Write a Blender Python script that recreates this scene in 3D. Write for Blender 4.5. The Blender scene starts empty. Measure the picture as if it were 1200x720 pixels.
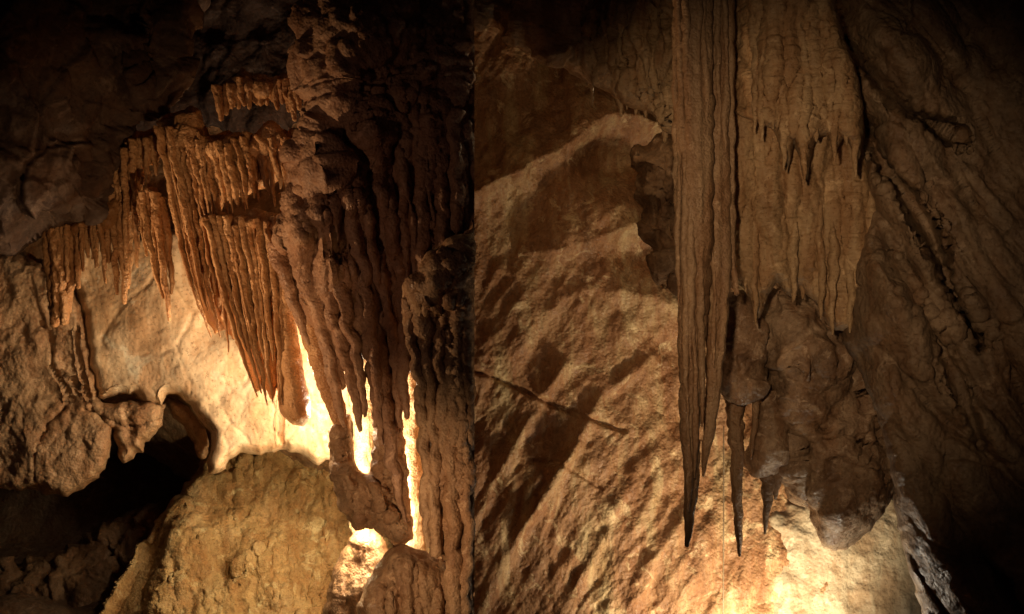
import bpy, math, random
import numpy as np

# ------------------------------------------------------------------ camera, world, lamps, exposure
SC = bpy.context.scene
COL = SC.collection
F = 1066.667            # focal length in photo pixels (1200 wide)

def at(x, y, Y):
    """point at depth Y metres for a photo pixel"""
    return np.array([(x - 600.0) / F * Y, Y, (360.0 - y) / F * Y])

cam_d = bpy.data.cameras.new("camera")
cam_d.lens = 32.0; cam_d.sensor_width = 36.0; cam_d.clip_start = 0.05; cam_d.clip_end = 200.0
cam = bpy.data.objects.new("camera", cam_d); COL.objects.link(cam)
cam.rotation_euler = (math.radians(90), 0, 0)
SC.camera = cam

W = bpy.data.worlds.new("World"); SC.world = W; W.use_nodes = True
bg = W.node_tree.nodes["Background"]
bg.inputs[0].default_value = (0.62, 0.42, 0.46, 1); bg.inputs[1].default_value = 0.009   # underground: almost no ambient light

SC.view_settings.view_transform = 'Standard'; SC.view_settings.look = 'None'
SC.view_settings.exposure = 0.0; SC.view_settings.gamma = 1.0
SC.cycles.use_denoising = True
SC.cycles.max_bounces = 6; SC.cycles.diffuse_bounces = 4; SC.cycles.glossy_bounces = 2
SC.cycles.sample_clamp_indirect = 4.0

def lamp(name, x, y, Y, watts, col, radius=0.04, target=None, cone=None, blend=0.6):
    d = bpy.data.lights.new(name, 'SPOT' if target else 'POINT')
    d.energy = watts; d.color = col; d.shadow_soft_size = radius
    o = bpy.data.objects.new(name, d); COL.objects.link(o)
    p = at(x, y, Y); o.location = p
    if target:
        from mathutils import Vector
        v = Vector(tuple(at(*target) - p))
        o.rotation_euler = v.to_track_quat('-Z', 'Y').to_euler()
        d.spot_size = math.radians(cone); d.spot_blend = blend
    return o

WARM = (1.0, 0.72, 0.38); GOLD = (1.0, 0.76, 0.36); PALE = (1.0, 0.86, 0.62)
# left chamber: inferred show-cave lamps behind the formations, plus added unseen fill lamps
lamp("lamp_behind_columns", 456, 592, 5.02, 17, (1.0, 0.80, 0.50), 0.03)
lamp("lamp_behind_tongue", 394, 480, 5.0, 17, (1.0, 0.77, 0.53), 0.04)
lamp("lamp_fill_cream", 343, 430, 5.0, 44, (1.0, 0.74, 0.46), 0.04)  # added second lamp, brightens the cream wall
lamp("lamp_behind_hump", 416, 590, 5.08, 40, (1.0, 0.76, 0.44), 0.04)
lamp("lamp_below_slope", 318, 850, 4.75, 190, (1.0, 0.70, 0.34), 0.05)
lamp("lamp_fill_stalagmites", 250, 740, 2.6, 95, (1.0, 0.64, 0.36), 0.06, (485, 610, 4.2), 54, 1.0)  # added front fill for the stalagmites and the column
lamp("lamp_fill_rake", -190, 540, 3.95, 170, (1.0, 0.60, 0.30), 0.06, (330, 320, 4.65), 62, 0.8)  # added out-of-frame lamp, rakes the ribs for contrast
lamp("lamp_fill_curtain", 440, 800, 2.6, 105, (1.0, 0.60, 0.29), 0.06, (205, 330, 4.75), 46, 0.9)  # added frontal fill from low in front of the curtain
lamp("lamp_fill_left", -330, 420, 2.2, 22, (1.0, 0.56, 0.36), 0.10, (390, 290, 4.5), 54, 1.0)  # added dim fill from the left, no fixture there
# right chamber
lamp("lamp_under_boulder", 975, 870, 5.0, 240, (1.0, 0.80, 0.52), 0.14, (825, 620, 6.3), 112, 0.8)
lamp("lamp_fill_belly", 965, 738, 4.88, 12, (1.0, 0.90, 0.72), 0.04)  # added small lamp that only whitens the boulder's underside
lamp("lamp_behind_drip_edge", 722, 100, 4.98, 5, (1.0, 0.70, 0.38), 0.03)
lamp("lamp_fill_right", 560, 0, 0.8, 215, (1.0, 0.68, 0.39), 0.06, (895, 315, 4.3), 45, 1.0)  # added frontal fill close to the camera, no fixture there

# ------------------------------------------------------------------ noise (numpy)
def _h(ix, iy, iz, s):
    h = (ix.astype(np.uint32) * np.uint32(374761393) + iy.astype(np.uint32) * np.uint32(668265263)
         + iz.astype(np.uint32) * np.uint32(2147483647) + np.uint32((s * 144665 + 12345) & 0xffffffff))
    h = (h ^ (h >> np.uint32(13))) * np.uint32(1274126177)
    h = (h ^ (h >> np.uint32(16))) * np.uint32(2246822519)
    return h ^ (h >> np.uint32(15))

def _r(ix, iy, iz, s):
    return (_h(ix, iy, iz, s) & np.uint32(0xffffff)).astype(np.float32) / 16777216.0

def perlin(p, s=0):
    p = np.asarray(p, dtype=np.float32)
    i = np.floor(p).astype(np.int64); f = p - i
    u = f * f * f * (f * (f * 6 - 15) + 10)
    out = 0.0
    for dx in (0, 1):
        wx = u[:, 0] if dx else 1 - u[:, 0]
        for dy in (0, 1):
            wy = u[:, 1] if dy else 1 - u[:, 1]
            for dz in (0, 1):
                wz = u[:, 2] if dz else 1 - u[:, 2]
                h = _h(i[:, 0] + dx, i[:, 1] + dy, i[:, 2] + dz, s)
                gx = (h & np.uint32(1023)).astype(np.float32) / 511.5 - 1
                gy = ((h >> np.uint32(10)) & np.uint32(1023)).astype(np.float32) / 511.5 - 1
                gz = ((h >> np.uint32(20)) & np.uint32(1023)).astype(np.float32) / 511.5 - 1
                out = out + wx * wy * wz * (gx * (f[:, 0] - dx) + gy * (f[:, 1] - dy) + gz * (f[:, 2] - dz))
    return out * 1.2

def fbm(p, sc=1.0, octv=4, gain=0.5, s=0):
    p = np.asarray(p) * sc; a = 1.0; o = 0.0
    for k in range(octv):
        o = o + a * perlin(p, s + k * 17); p = p * 2.03 + 3.7; a *= gain
    return o

def billow(p, sc=1.0, octv=3, gain=0.5, s=0):
    p = np.asarray(p) * sc; a = 1.0; o = 0.0
    for k in range(octv):
        o = o + a * np.sqrt(np.abs(perlin(p, s + k * 17)) + 0.004); p = p * 2.03 + 3.7; a *= gain
    return o

def ridged(p, sc=1.0, octv=4, gain=0.5, s=0):
    p = np.asarray(p) * sc; a = 1.0; o = 0.0
    for k in range(octv):
        o = o + a * (1 - 2.2 * np.abs(perlin(p, s + k * 17))); p = p * 2.03 + 3.7; a *= gain
    return o

def worley(p, sc=1.0, s=0):
    p = np.asarray(p, dtype=np.float32) * sc
    i = np.floor(p).astype(np.int64)
    f1 = np.full(len(p), 9.0, np.float32); f2 = f1.copy(); cid = np.zeros(len(p), np.float32)
    for dx in (-1, 0, 1):
        for dy in (-1, 0, 1):
            for dz in (-1, 0, 1):
                a, b, c = i[:, 0] + dx, i[:, 1] + dy, i[:, 2] + dz
                d = np.sqrt((a + _r(a, b, c, s) - p[:, 0])**2 + (b + _r(a, b, c, s + 1) - p[:, 1])**2
                            + (c + _r(a, b, c, s + 2) - p[:, 2])**2)
                m = d < f1
                f2 = np.where(m, f1, np.minimum(f2, d)); f1 = np.where(m, d, f1)
                cid = np.where(m, _r(a, b, c, s + 3), cid)
    return f1, f2, cid

def popcorn(p, size, s=0):
    """rounded knobs of about `size` metres, 0..1"""
    f1, f2, c = worley(p, 1.0 / size, s)
    return np.sqrt(np.clip(1 - (f1 / 0.85)**2, 0, 1)) * (0.55 + 0.45 * c)

def facet2(u, v, s=0):
    """flat triangular facets, continuous"""
    k = (u + v) * 0.36602540378
    iu = np.floor(u + k); iv = np.floor(v + k); fu = u + k - iu; fv = v + k - iv
    iu = iu.astype(np.int64); iv = iv.astype(np.int64); z = np.zeros_like(iu)
    up = fu > fv
    a = _r(iu, iv, z, s); c = _r(iu + 1, iv + 1, z, s)
    b = np.where(up, _r(iu + 1, iv, z, s), _r(iu, iv + 1, z, s))
    w1 = np.where(up, fu - fv, fv - fu); w2 = np.minimum(fu, fv)
    return a * (1 - w1 - w2) + b * w1 + c * w2 - 0.5

def crag(P, size, s=0):
    w = fbm(P, 0.9 / size, 2, 0.5, s + 5) * 0.35
    u = P[:, 0] / size + w; v = P[:, 2] / size * 0.8 + P[:, 1] / size * 0.5 - w
    return facet2(u, v, s) + 0.45 * facet2(u * 2.3 + 4, v * 2.3 - 7, s + 9) + 0.2 * facet2(u * 5.1, v * 5.1, s + 3)

def blocks(P, size, s=0, tilt=0.8):
    """fractured rock: each cell its own tilted plane and height"""
    P = np.asarray(P, dtype=np.float32)
    w = np.stack([fbm(P, 1.2 / size, 3, 0.5, s + 70 + k) for k in range(3)], 1) * 0.16
    p = P / size + w
    i = np.floor(p).astype(np.int64); f1 = np.full(len(p), 9.0, np.float32); f2 = f1.copy(); h = np.zeros(len(p), np.float32)
    for dx in (-1, 0, 1):
        for dy in (-1, 0, 1):
            for dz in (-1, 0, 1):
                a, b, c = i[:, 0] + dx, i[:, 1] + dy, i[:, 2] + dz
                ox, oy, oz = p[:, 0] - a - _r(a, b, c, s), p[:, 1] - b - _r(a, b, c, s + 1), p[:, 2] - c - _r(a, b, c, s + 2)
                d = np.sqrt(ox * ox + oy * oy + oz * oz); m = d < f1
                hh = (_r(a, b, c, s + 3) - 0.5) + tilt * (ox * (_r(a, b, c, s + 4) - 0.5) + oz * (_r(a, b, c, s + 5) - 0.5)) * 2
                f2 = np.where(m, f1, np.minimum(f2, d)); f1 = np.where(m, d, f1); h = np.where(m, hh, h)
    return h, f2 - f1

def broken(P, size, amp, crack, s=0, tilt=0.8):
    h, e = blocks(P, size, s, tilt)
    k = np.clip(0.5 + 1.6 * fbm(P, 1.5, 2, 0.5, s + 31), 0, 1)
    return amp * h * np.clip(e / 0.10, 0.25, 1) - crack * k * np.exp(-(e / 0.035)**2)

# ------------------------------------------------------------------ mesh helpers
def link_mesh(name, V, faces, m, parent=None, origin=None):
    V = np.asarray(V, dtype=np.float64)
    if origin is None: origin = np.zeros(3)
    me = bpy.data.meshes.new(name)
    V2 = V - origin
    nf = len(faces); faces = np.asarray(faces, dtype=np.int32); k = faces.shape[1]
    me.vertices.add(len(V2)); me.vertices.foreach_set("co", V2.astype(np.float32).ravel())
    me.loops.add(nf * k); me.loops.foreach_set("vertex_index", faces.ravel())
    me.polygons.add(nf); me.polygons.foreach_set("loop_start", np.arange(0, nf * k, k, dtype=np.int32))
    me.polygons.foreach_set("use_smooth", np.ones(nf, dtype=bool))
    me.update(calc_edges=True)
    me.materials.append(m)
    o = bpy.data.objects.new(name, me); COL.objects.link(o)
    if parent is not None:
        o.parent = parent
        o.location = tuple(np.asarray(origin) - np.array(parent.location))
    else:
        o.location = tuple(origin)
    return o

def normals(V, Q):
    a = V[Q[:, 0]]; n = np.cross(V[Q[:, 2]] - a, V[Q[:, 3]] - V[Q[:, 1]])
    N = np.zeros_like(V)
    for k in range(4): np.add.at(N, Q[:, k], n)
    return N / (np.linalg.norm(N, axis=1, keepdims=True) + 1e-12)

def thing(name, label, cat, loc, group=None):
    o = bpy.data.objects.new(name, None); COL.objects.link(o); o.empty_display_size = 0.1
    o.location = tuple(loc); return tag(o, label, cat, group)

def tag(o, label, cat, group=None):
    o["label"] = label; o["category"] = cat
    if group: o["group"] = group
    return o

def structure(o):
    o["kind"] = "structure"; return o

def catmull(pts, n):
    P = np.array(pts, dtype=float); P = np.vstack([2 * P[0] - P[1], P, 2 * P[-1] - P[-2]])
    m = len(P) - 3; t = np.linspace(0, m - 1e-6, n); i = t.astype(int); f = (t - i)[:, None]
    p0, p1, p2, p3 = P[i], P[i + 1], P[i + 2], P[i + 3]
    return 0.5 * (2 * p1 + (p2 - p0) * f + (2 * p0 - 5 * p1 + 4 * p2 - p3) * f**2 + (3 * p1 - p0 - 3 * p2 + p3) * f**3)

def seg_dist(X, Y, poly, closed=False):
    """distance of pixels to a polyline, and the nearest point"""
    P = np.array(poly, dtype=float)
    A = P if closed else P[:-1]; B = np.roll(P, -1, 0) if closed else P[1:]
    best = np.full(X.shape, 1e9); nx = X.copy(); ny = Y.copy()
    for (ax, ay), (bx, by) in zip(A, B):
        dx, dy = bx - ax, by - ay; L = dx * dx + dy * dy + 1e-9
        t = np.clip(((X - ax) * dx + (Y - ay) * dy) / L, 0, 1)
        qx = ax + t * dx; qy = ay + t * dy; d = (X - qx)**2 + (Y - qy)**2
        m = d < best; best = np.where(m, d, best); nx = np.where(m, qx, nx); ny = np.where(m, qy, ny)
    return np.sqrt(best), nx, ny

def inside(X, Y, poly):
    P = np.array(poly); r = np.zeros(X.shape, bool)
    for (ax, ay), (bx, by) in zip(P, np.roll(P, -1, 0)):
        c = ((ay > Y) != (by > Y)) & (X < (bx - ax) * (Y - ay) / (by - ay + 1e-12) + ax)
        r ^= c
    return r

def rough_outline(pts, jit=2.5, seed=0, fix=None):
    P = []
    n = len(pts); rs = np.random.RandomState(seed + 11)
    for i in range(n):
        p0, p1, p2, p3 = [np.array(pts[(i + k - 1) % n], float) for k in range(4)]
        L = np.linalg.norm(p2 - p1); m = max(2, int(L / 5))
        for k in range(m):
            f = k / m
            lin = p1 + (p2 - p1) * f
            cr = 0.5 * (2 * p1 + (p2 - p0) * f + (2 * p0 - 5 * p1 + 4 * p2 - p3) * f * f + (3 * p1 - p0 - 3 * p2 + p3) * f**3)
            P.append(0.5 * lin + 0.5 * cr)
    P = np.array(P)
    q = np.c_[P / 14.0, np.full(len(P), seed * 1.37)]
    j = np.c_[fbm(q, 1, 3, 0.6, seed), fbm(q, 1, 3, 0.6, seed + 50)] * jit * 1.6
    if fix is not None:
        k = (P[:, 0] > fix - 3); j[k] = 0; P[k, 0] = np.minimum(P[k, 0], fix)
    return P + j

def slab(name, outline, Y, T, m, parent=None, step=2.0, edge=40, tilt=(0, 0), relief=None, noise=None, cracks=(),
         jit=2.5, seed=0, fix=None, back=0.6, origin=None, round_p=0.5):
    """closed rock body: an outline in photo pixels at depth Y with a bulging, displaced front and a back"""
    O = rough_outline(outline, jit, seed, fix)
    x0, y0 = O.min(0) - step * 2; x1, y1 = O.max(0) + step * 2
    xs = np.arange(x0, x1, step); ys = np.arange(y0, y1, step)
    X, Yp = np.meshgrid(xs, ys); sh = X.shape; X = X.ravel(); Yp = Yp.ravel()
    d, nx, ny = seg_dist(X, Yp, O, True)
    ins = inside(X, Yp, O)
    ok = ins | (d < step * 0.8)
    I = np.arange(len(X)).reshape(sh)
    Q = np.stack([I[:-1, :-1], I[1:, :-1], I[1:, 1:], I[:-1, 1:]], -1).reshape(-1, 4)
    Q = Q[ok[Q].all(1) & ins[Q].any(1)]
    used = np.unique(Q); remap = -np.ones(len(X), int); remap[used] = np.arange(len(used)); Q = remap[Q]
    X, Yp, d, nx, ny, ins = [a[used] for a in (X, Yp, d, nx, ny, ins)]
    # edges used once form the rim
    E = np.sort(np.concatenate([Q[:, [0, 1]], Q[:, [1, 2]], Q[:, [2, 3]], Q[:, [3, 0]]]), 1)
    key = E[:, 0].astype(np.int64) * len(X) + E[:, 1]
    u, c = np.unique(key, return_counts=True); b = u[c == 1]
    rim = np.zeros(len(X), bool); rim[b // len(X)] = True; rim[b % len(X)] = True
    X = np.where(rim, nx, X); Yp = np.where(rim, ny, Yp); d = np.where(rim, 0, d)
    if fix is not None:
        keep = ~((O[:, 0] > fix - 2) & (np.roll(O[:, 0], -1) > fix - 2))
        d = np.full(len(X), 1e9)
        for k in np.where(keep)[0]:
            d = np.minimum(d, seg_dist(X, Yp, np.array([O[k], O[(k + 1) % len(O)]]))[0])
    h = np.clip(d / edge, 0, 1); prof = (1 - (1 - h)**2)**round_p
    cx, cy = O.mean(0)
    base = Y + tilt[0] * (X - cx) / 100 + tilt[1] * (Yp - cy) / 100
    dep = base - T * prof
    soft = np.clip(d / 10, 0, 1)
    if fix is not None: soft = soft * np.clip((fix - X) / 8, 0, 1)
    if relief is not None: dep = dep - relief(X, Yp, d) * (0.15 + 0.85 * soft)
    for cr, wd, dp in cracks:
        cd, _, _ = seg_dist(X, Yp, np.array(cr, float) if len(cr) < 3 else catmull(cr, len(cr) * 4))
        wob = 1 + 0.8 * perlin(np.c_[X / 9, Yp / 9, np.full(len(X), 3.0)], seed)
        dep = dep + dp * np.exp(-(cd / (wd * np.clip(wob, 0.3, 2)))**2) * soft
    def pos(Z): return np.stack([(X - 600) / F * Z, Z, (360 - Yp) / F * Z], 1)
    V = pos(dep); N = normals(V, Q)
    if N[:, 1].mean() > 0: N = -N; Q = Q[:, ::-1]
    if noise is not None: V = V + N * (noise(V) * ((0.2 + 0.8 * soft) if fix is None else soft))[:, None]
    Vb = pos(base + T * back * prof)
    idx = np.where(rim, np.arange(len(X)), -1); nb = np.where(~rim)[0]
    bmap = idx.copy(); bmap[nb] = len(X) + np.arange(len(nb))
    # the back carries a quarter of the resolution's needs; same grid keeps the rim watertight
    Qb = bmap[Q][:, ::-1]
    A = np.vstack([V, Vb[nb]])
    og = at(cx, O[:, 1].max(), Y) if origin is None else origin
    if parent is not None: og = np.array(parent.location) if origin is None else origin
    o = link_mesh(name, A, np.vstack([Q, Qb]), m, parent, og)
    if fix is not None:                                   # crisp arris on the straight side
        me = o.data; ev = np.zeros(len(me.edges) * 2, dtype=np.int32); me.edges.foreach_get("vertices", ev); ev = ev.reshape(-1, 2)
        hot = np.zeros(len(A), bool); hot[:len(X)] = rim & (X > fix - 0.5)
        me.attributes.new("sharp_edge", 'BOOLEAN', 'EDGE').data.foreach_set("value", hot[ev].all(1))
    return o

def sheet(name, ctrl, m, nu, nv, noise, parent=None):
    """smooth wall surface through a grid of (px, py, depth) control points, displaced along its normals"""
    C = np.array([[at(*p) for p in row] for row in ctrl])
    R = np.stack([catmull(C[i], nu) for i in range(C.shape[0])], 0)
    G = np.stack([catmull(R[:, j], nv) for j in range(nu)], 1)
    V = G.reshape(-1, 3); I = np.arange(len(V)).reshape(nv, nu)
    Q = np.stack([I[:-1, :-1], I[1:, :-1], I[1:, 1:], I[:-1, 1:]], -1).reshape(-1, 4)
    N = normals(V, Q)
    if (N * V).sum() > 0: N = -N; Q = Q[:, ::-1]
    V = V + N * noise(V)[:, None]
    return link_mesh(name, V, Q, m, parent)

def tube(name, pts, Y, m, parent=None, seg=14, deep=1.2, knob=0.25, knob_size=0.02, flute=0.15, step=2.2, seed=0, origin=None, wob=0.6, tipblunt=0.0, ring=0.10):
    """one dripstone: (px, py, half width px) along its axis at depth Y (number or one per point)"""
    P = np.array(pts, float); Ys = np.full(len(P), Y) if np.isscalar(Y) else np.array(Y, float)
    L = np.hypot(*np.diff(P[:, :2], axis=0).T).sum(); n = max(8, int(L / step))
    C = catmull(np.c_[P, Ys], n)
    rs = np.random.RandomState(seed * 7 + 3)
    t = np.linspace(0, 1, n)
    q = np.c_[C[:, 1] / 22, np.full(n, seed * 3.1), np.full(n, 0.3)]
    C[:, 0] += wob * fbm(q, 1, 2, 0.6, seed) * np.minimum(C[:, 2] * 0.5 + 1, 5)
    hw = np.maximum(C[:, 2], 0.5) / F * C[:, 3]
    ax = np.stack([(C[:, 0] - 600) / F * C[:, 3], C[:, 3], (360 - C[:, 1]) / F * C[:, 3]], 1)
    T = np.gradient(ax, axis=0); T /= np.linalg.norm(T, axis=1, keepdims=True)
    e1 = np.cross(T, np.array([0, 1.0, 0])); e1 /= np.linalg.norm(e1, axis=1, keepdims=True); e2 = np.cross(e1, T)
    a = np.linspace(0, 2 * math.pi, seg, endpoint=False)
    A, TT = np.meshgrid(a, np.arange(n))
    r = np.ones((n, seg))
    fl = fbm(np.c_[np.cos(A).ravel() * 1.6, np.sin(A).ravel() * 1.6, TT.ravel() / n * 2.5 + seed * 5.3], 1.2, 2, 0.5, seed)
    r += flute * 2 * fl.reshape(n, seg)
    arc = np.repeat(C[:, 1:2], seg, 1)
    r += ring * fbm(np.c_[arc.ravel() / 13 + 0.5 * np.sin(A.ravel()), np.full(n * seg, seed * 1.9), np.cos(A.ravel()) * 0.5], 1, 3, 0.6, seed + 3).reshape(n, seg)     # drip rings
    base = ax[:, None, :] + hw[:, None, None] * (np.cos(A)[..., None] * e1[:, None, :] + deep * np.sin(A)[..., None] * e2[:, None, :]) * r[..., None]
    B = base.reshape(-1, 3); dirn = (base - ax[:, None, :]).reshape(-1, 3)
    if knob > 0:
        k = popcorn(B * np.array([1, 1, 0.7]), knob_size, seed % 7) - 0.4 + 0.5 * fbm(B, 14, 2, 0.5, 4)
        B = B + dirn * (knob * k)[:, None]
    top = ax[0] + np.array([0, 0, hw[0] * 0.4]); tip = ax[-1] - np.array([0, 0, hw[-1] * (0.8 + tipblunt)])
    V = np.vstack([B, top, tip]); I = np.arange(n * seg).reshape(n, seg); J = np.roll(I, -1, 1)
    Q = np.stack([I[:-1], I[1:], J[1:], J[:-1]], -1).reshape(-1, 4)
    nt = n * seg
    capT = np.stack([np.full(seg, nt), I[0], J[0], J[0]], -1)[:, :3]; capB = np.stack([np.full(seg, nt + 1), J[-1], I[-1]], -1)
    tris = np.vstack([Q[:, [0, 1, 2]], Q[:, [0, 2, 3]], capT, capB])
    og = (np.array(parent.location) if parent is not None else ax[0]) if origin is None else origin
    return link_mesh(name, V, tris, m, parent, og)

def lerp_rib(ga, gb, t, cut=1.0, rs=None, jx=2.0, w=1.0):
    """a rib between two guide ribs, cut at a share of its length, tapering to its own tip"""
    n = 9
    A = catmull(ga, n); B = catmull(gb, n); P = A * (1 - t) + B * t
    k = max(3, int(round(n * cut))); P = catmull(P[:k], 7)
    s = np.linspace(0, 1, 7)
    P[:, 2] = np.maximum(P[:, 2] * w * (1.05 - 0.62 * s**2.2), 1.0); P[-1, 2] *= 0.5
    if rs is not None:
        P[:, 0] += rs.uniform(-jx, jx); P[:, 1] += rs.uniform(-9, 5)
    return P

# ------------------------------------------------------------------ materials
def rock(name, c1, c2, c3=None, scale=3.0, stretch=(1, 1, 1), rough=0.62, bump=0.5, fine=60.0, spec=0.35, veins=None, vein_scale=4.0,
         dist=0.012, rot=(0, 0, 0), mottle=0.5, bands=0.0, band_scale=30.0, transl=0.0, stain=0.55, specks=0.6):
    m = bpy.data.materials.new(name); m.use_nodes = True; nt = m.node_tree; N = nt.nodes; L = nt.links
    b = N["Principled BSDF"]
    geo = N.new("ShaderNodeNewGeometry")
    mp = N.new("ShaderNodeMapping"); mp.inputs["Scale"].default_value = stretch; mp.inputs["Rotation"].default_value = rot
    L.new(geo.outputs["Position"], mp.inputs["Vector"])
    def noise(sc, det, ro=0.6, src=None, dst=0.0):
        n = N.new("ShaderNodeTexNoise"); n.inputs["Scale"].default_value = sc; n.inputs["Detail"].default_value = det
        n.inputs["Roughness"].default_value = ro; n.inputs["Distortion"].default_value = dst
        L.new(src or mp.outputs["Vector"], n.inputs["Vector"]); return n.outputs["Fac"]
    def ramp(fac, stops):
        r = N.new("ShaderNodeValToRGB"); e = r.color_ramp.elements
        e[0].position, e[0].color = stops[0][0], (*stops[0][1], 1); e[1].position, e[1].color = stops[-1][0], (*stops[-1][1], 1)
        for p, c in stops[1:-1]:
            k = e.new(p); k.color = (*c, 1)
        L.new(fac, r.inputs["Fac"]); return r.outputs["Color"]
    def mix(fac, a, c, mode='MIX'):
        x = N.new("ShaderNodeMix"); x.data_type = 'RGBA'; x.blend_type = mode
        if isinstance(fac, float): x.inputs[0].default_value = fac
        else: L.new(fac, x.inputs[0])
        for s, v in ((x.inputs[6], a), (x.inputs[7], c)):
            if isinstance(v, tuple): s.default_value = (*v, 1)
            else: L.new(v, s)
        return x.outputs[2]
    c3 = c3 or tuple(0.5 * (p + q) for p, q in zip(c1, c2))
    big = noise(scale, 7.0, 0.62, dst=0.4)
    colr = ramp(big, [(0.30, c1), (0.50, c3), (0.70, c2)])
    sm = ramp(noise(scale * 9, 5.0, 0.7, geo.outputs["Position"]), [(0.35, (0.55, 0.5, 0.46)), (0.62, (1.0, 1.0, 1.0))])
    colr = mix(mottle, colr, sm, 'MULTIPLY')
    m3 = N.new("ShaderNodeMapping"); m3.inputs["Scale"].default_value = (3.2, 3.2, 0.7); L.new(geo.outputs["Position"], m3.inputs["Vector"])
    colr = mix(stain, colr, ramp(noise(2.6, 6.0, 0.65, m3.outputs[0], 0.5), [(0.40, (0.66, 0.46, 0.32)), (0.56, (1.0, 1.0, 1.0))]), 'MULTIPLY')      # rust streaks
    pale = tuple(min(0.86, 1.35 * v + 0.04) for v in c2)
    pf = ramp(noise(scale * 2.4, 7.0, 0.7, geo.outputs["Position"], 0.8), [(0.56, (0, 0, 0)), (0.68, (0.6, 0.6, 0.6))])                                 # pale calcite
    colr = mix(pf, colr, pale)
    colr = mix(specks, colr, ramp(noise(scale * 26, 4.0, 0.6, geo.outputs["Position"]), [(0.33, (0.35, 0.28, 0.24)), (0.43, (1.0, 1.0, 1.0))]), 'MULTIPLY')
    if veins:
        v = noise(vein_scale, 6.0, 0.65, dst=1.2)
        vf = ramp(v, [(0.47, (0, 0, 0)), (0.50, (1, 1, 1)), (0.53, (0, 0, 0))])
        colr = mix(vf, colr, veins)
    L.new(colr, b.inputs["Base Color"])
    b.inputs["Specular IOR Level"].default_value = spec
    rr = N.new("ShaderNodeMapRange"); rr.inputs[1].default_value = 0.35; rr.inputs[2].default_value = 0.65; rr.inputs[3].default_value = max(0.22, rough - 0.3); rr.inputs[4].default_value = min(0.95, rough + 0.2)
    L.new(noise(scale * 5, 3.0), rr.inputs[0]); L.new(rr.outputs[0], b.inputs["Roughness"])
    # relief finer than the mesh
    n1 = noise(fine, 6.0, 0.65, geo.outputs["Position"]); h = n1
    vo = N.new("ShaderNodeTexVoronoi"); vo.inputs["Scale"].default_value = fine * 1.1; L.new(geo.outputs["Position"], vo.inputs["Vector"])
    ad = N.new("ShaderNodeMath"); ad.operation = 'MULTIPLY_ADD'; L.new(vo.outputs["Distance"], ad.inputs[0]); ad.inputs[1].default_value = -0.6; L.new(h, ad.inputs[2]); h = ad.outputs[0]
    if bands > 0:
        wv = N.new("ShaderNodeTexNoise"); wv.inputs["Scale"].default_value = band_scale; wv.inputs["Detail"].default_value = 3.0; wv.inputs["Distortion"].default_value = 0.6
        m2 = N.new("ShaderNodeMapping"); m2.inputs["Scale"].default_value = (0.22, 0.22, 1.0); L.new(geo.outputs["Position"], m2.inputs["Vector"]); L.new(m2.outputs[0], wv.inputs["Vector"])
        a2 = N.new("ShaderNodeMath"); a2.operation = 'MULTIPLY_ADD'; L.new(wv.outputs["Fac"], a2.inputs[0]); a2.inputs[1].default_value = bands; L.new(h, a2.inputs[2]); h = a2.outputs[0]
    bu = N.new("ShaderNodeBump"); bu.inputs["Strength"].default_value = bump; bu.inputs["Distance"].default_value = dist
    L.new(h, bu.inputs["Height"]); L.new(bu.outputs[0], b.inputs["Normal"])
    if transl > 0:
        tr = N.new("ShaderNodeBsdfTranslucent"); L.new(colr, tr.inputs["Color"]); L.new(bu.outputs[0], tr.inputs["Normal"])
        ms = N.new("ShaderNodeMixShader"); ms.inputs[0].default_value = transl
        L.new(b.outputs[0], ms.inputs[1]); L.new(tr.outputs[0], ms.inputs[2]); L.new(ms.outputs[0], N["Material Output"].inputs["Surface"])
    return m

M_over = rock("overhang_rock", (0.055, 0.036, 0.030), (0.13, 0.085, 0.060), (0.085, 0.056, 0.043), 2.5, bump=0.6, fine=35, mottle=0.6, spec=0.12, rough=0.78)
M_drip = rock("dripstone_orange", (0.36, 0.185, 0.075), (0.60, 0.37, 0.19), (0.47, 0.265, 0.12), 4, bump=0.7, fine=70, rough=0.55, mottle=0.4)
M_apron = rock("drapery_orange", (0.34, 0.16, 0.06), (0.50, 0.28, 0.12), (0.42, 0.21, 0.08), 4, stretch=(3, 3, 0.6), bump=0.5, fine=60, transl=0.4, mottle=0.3)
M_mass = rock("flowstone_dark", (0.24, 0.135, 0.08), (0.44, 0.265, 0.155), (0.33, 0.195, 0.115), 3.5, bump=0.7, fine=60, mottle=0.5)
M_mass2 = rock("flowstone_knobs", (0.27, 0.165, 0.09), (0.48, 0.32, 0.18), (0.37, 0.235, 0.13), 5, bump=0.7, fine=65, mottle=0.45)
M_cream = rock("flowstone_cream", (0.56, 0.37, 0.19), (0.84, 0.68, 0.48), (0.76, 0.57, 0.36), 1.8, bump=0.45, fine=30, rough=0.5, mottle=0.3)
M_bed = rock("bedrock_tan", (0.32, 0.20, 0.11), (0.55, 0.38, 0.22), (0.44, 0.29, 0.165), 2.6, bump=0.75, fine=42, mottle=0.55)
M_slope = rock("slope_ochre", (0.42, 0.26, 0.10), (0.70, 0.53, 0.28), (0.56, 0.39, 0.17), 3, bump=0.9, fine=55, mottle=0.55)
M_ridge = rock("ridge_brown", (0.10, 0.06, 0.035), (0.20, 0.125, 0.07), None, 3, bump=0.8, fine=35, spec=0.15)  # albedo lowered so the ridge colour carries the hollow's shade
M_roof = rock("roof_shade_black", (0.025, 0.016, 0.014), (0.06, 0.038, 0.030), None, 3, bump=0.8, fine=35, spec=0.08, rough=0.85)  # near-black albedo puts the void's shade into the roof colour
M_dark = rock("hollow_rock", (0.07, 0.045, 0.03), (0.15, 0.10, 0.065), None, 2.5, bump=0.8, fine=30, spec=0.1, rough=0.8)
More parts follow.
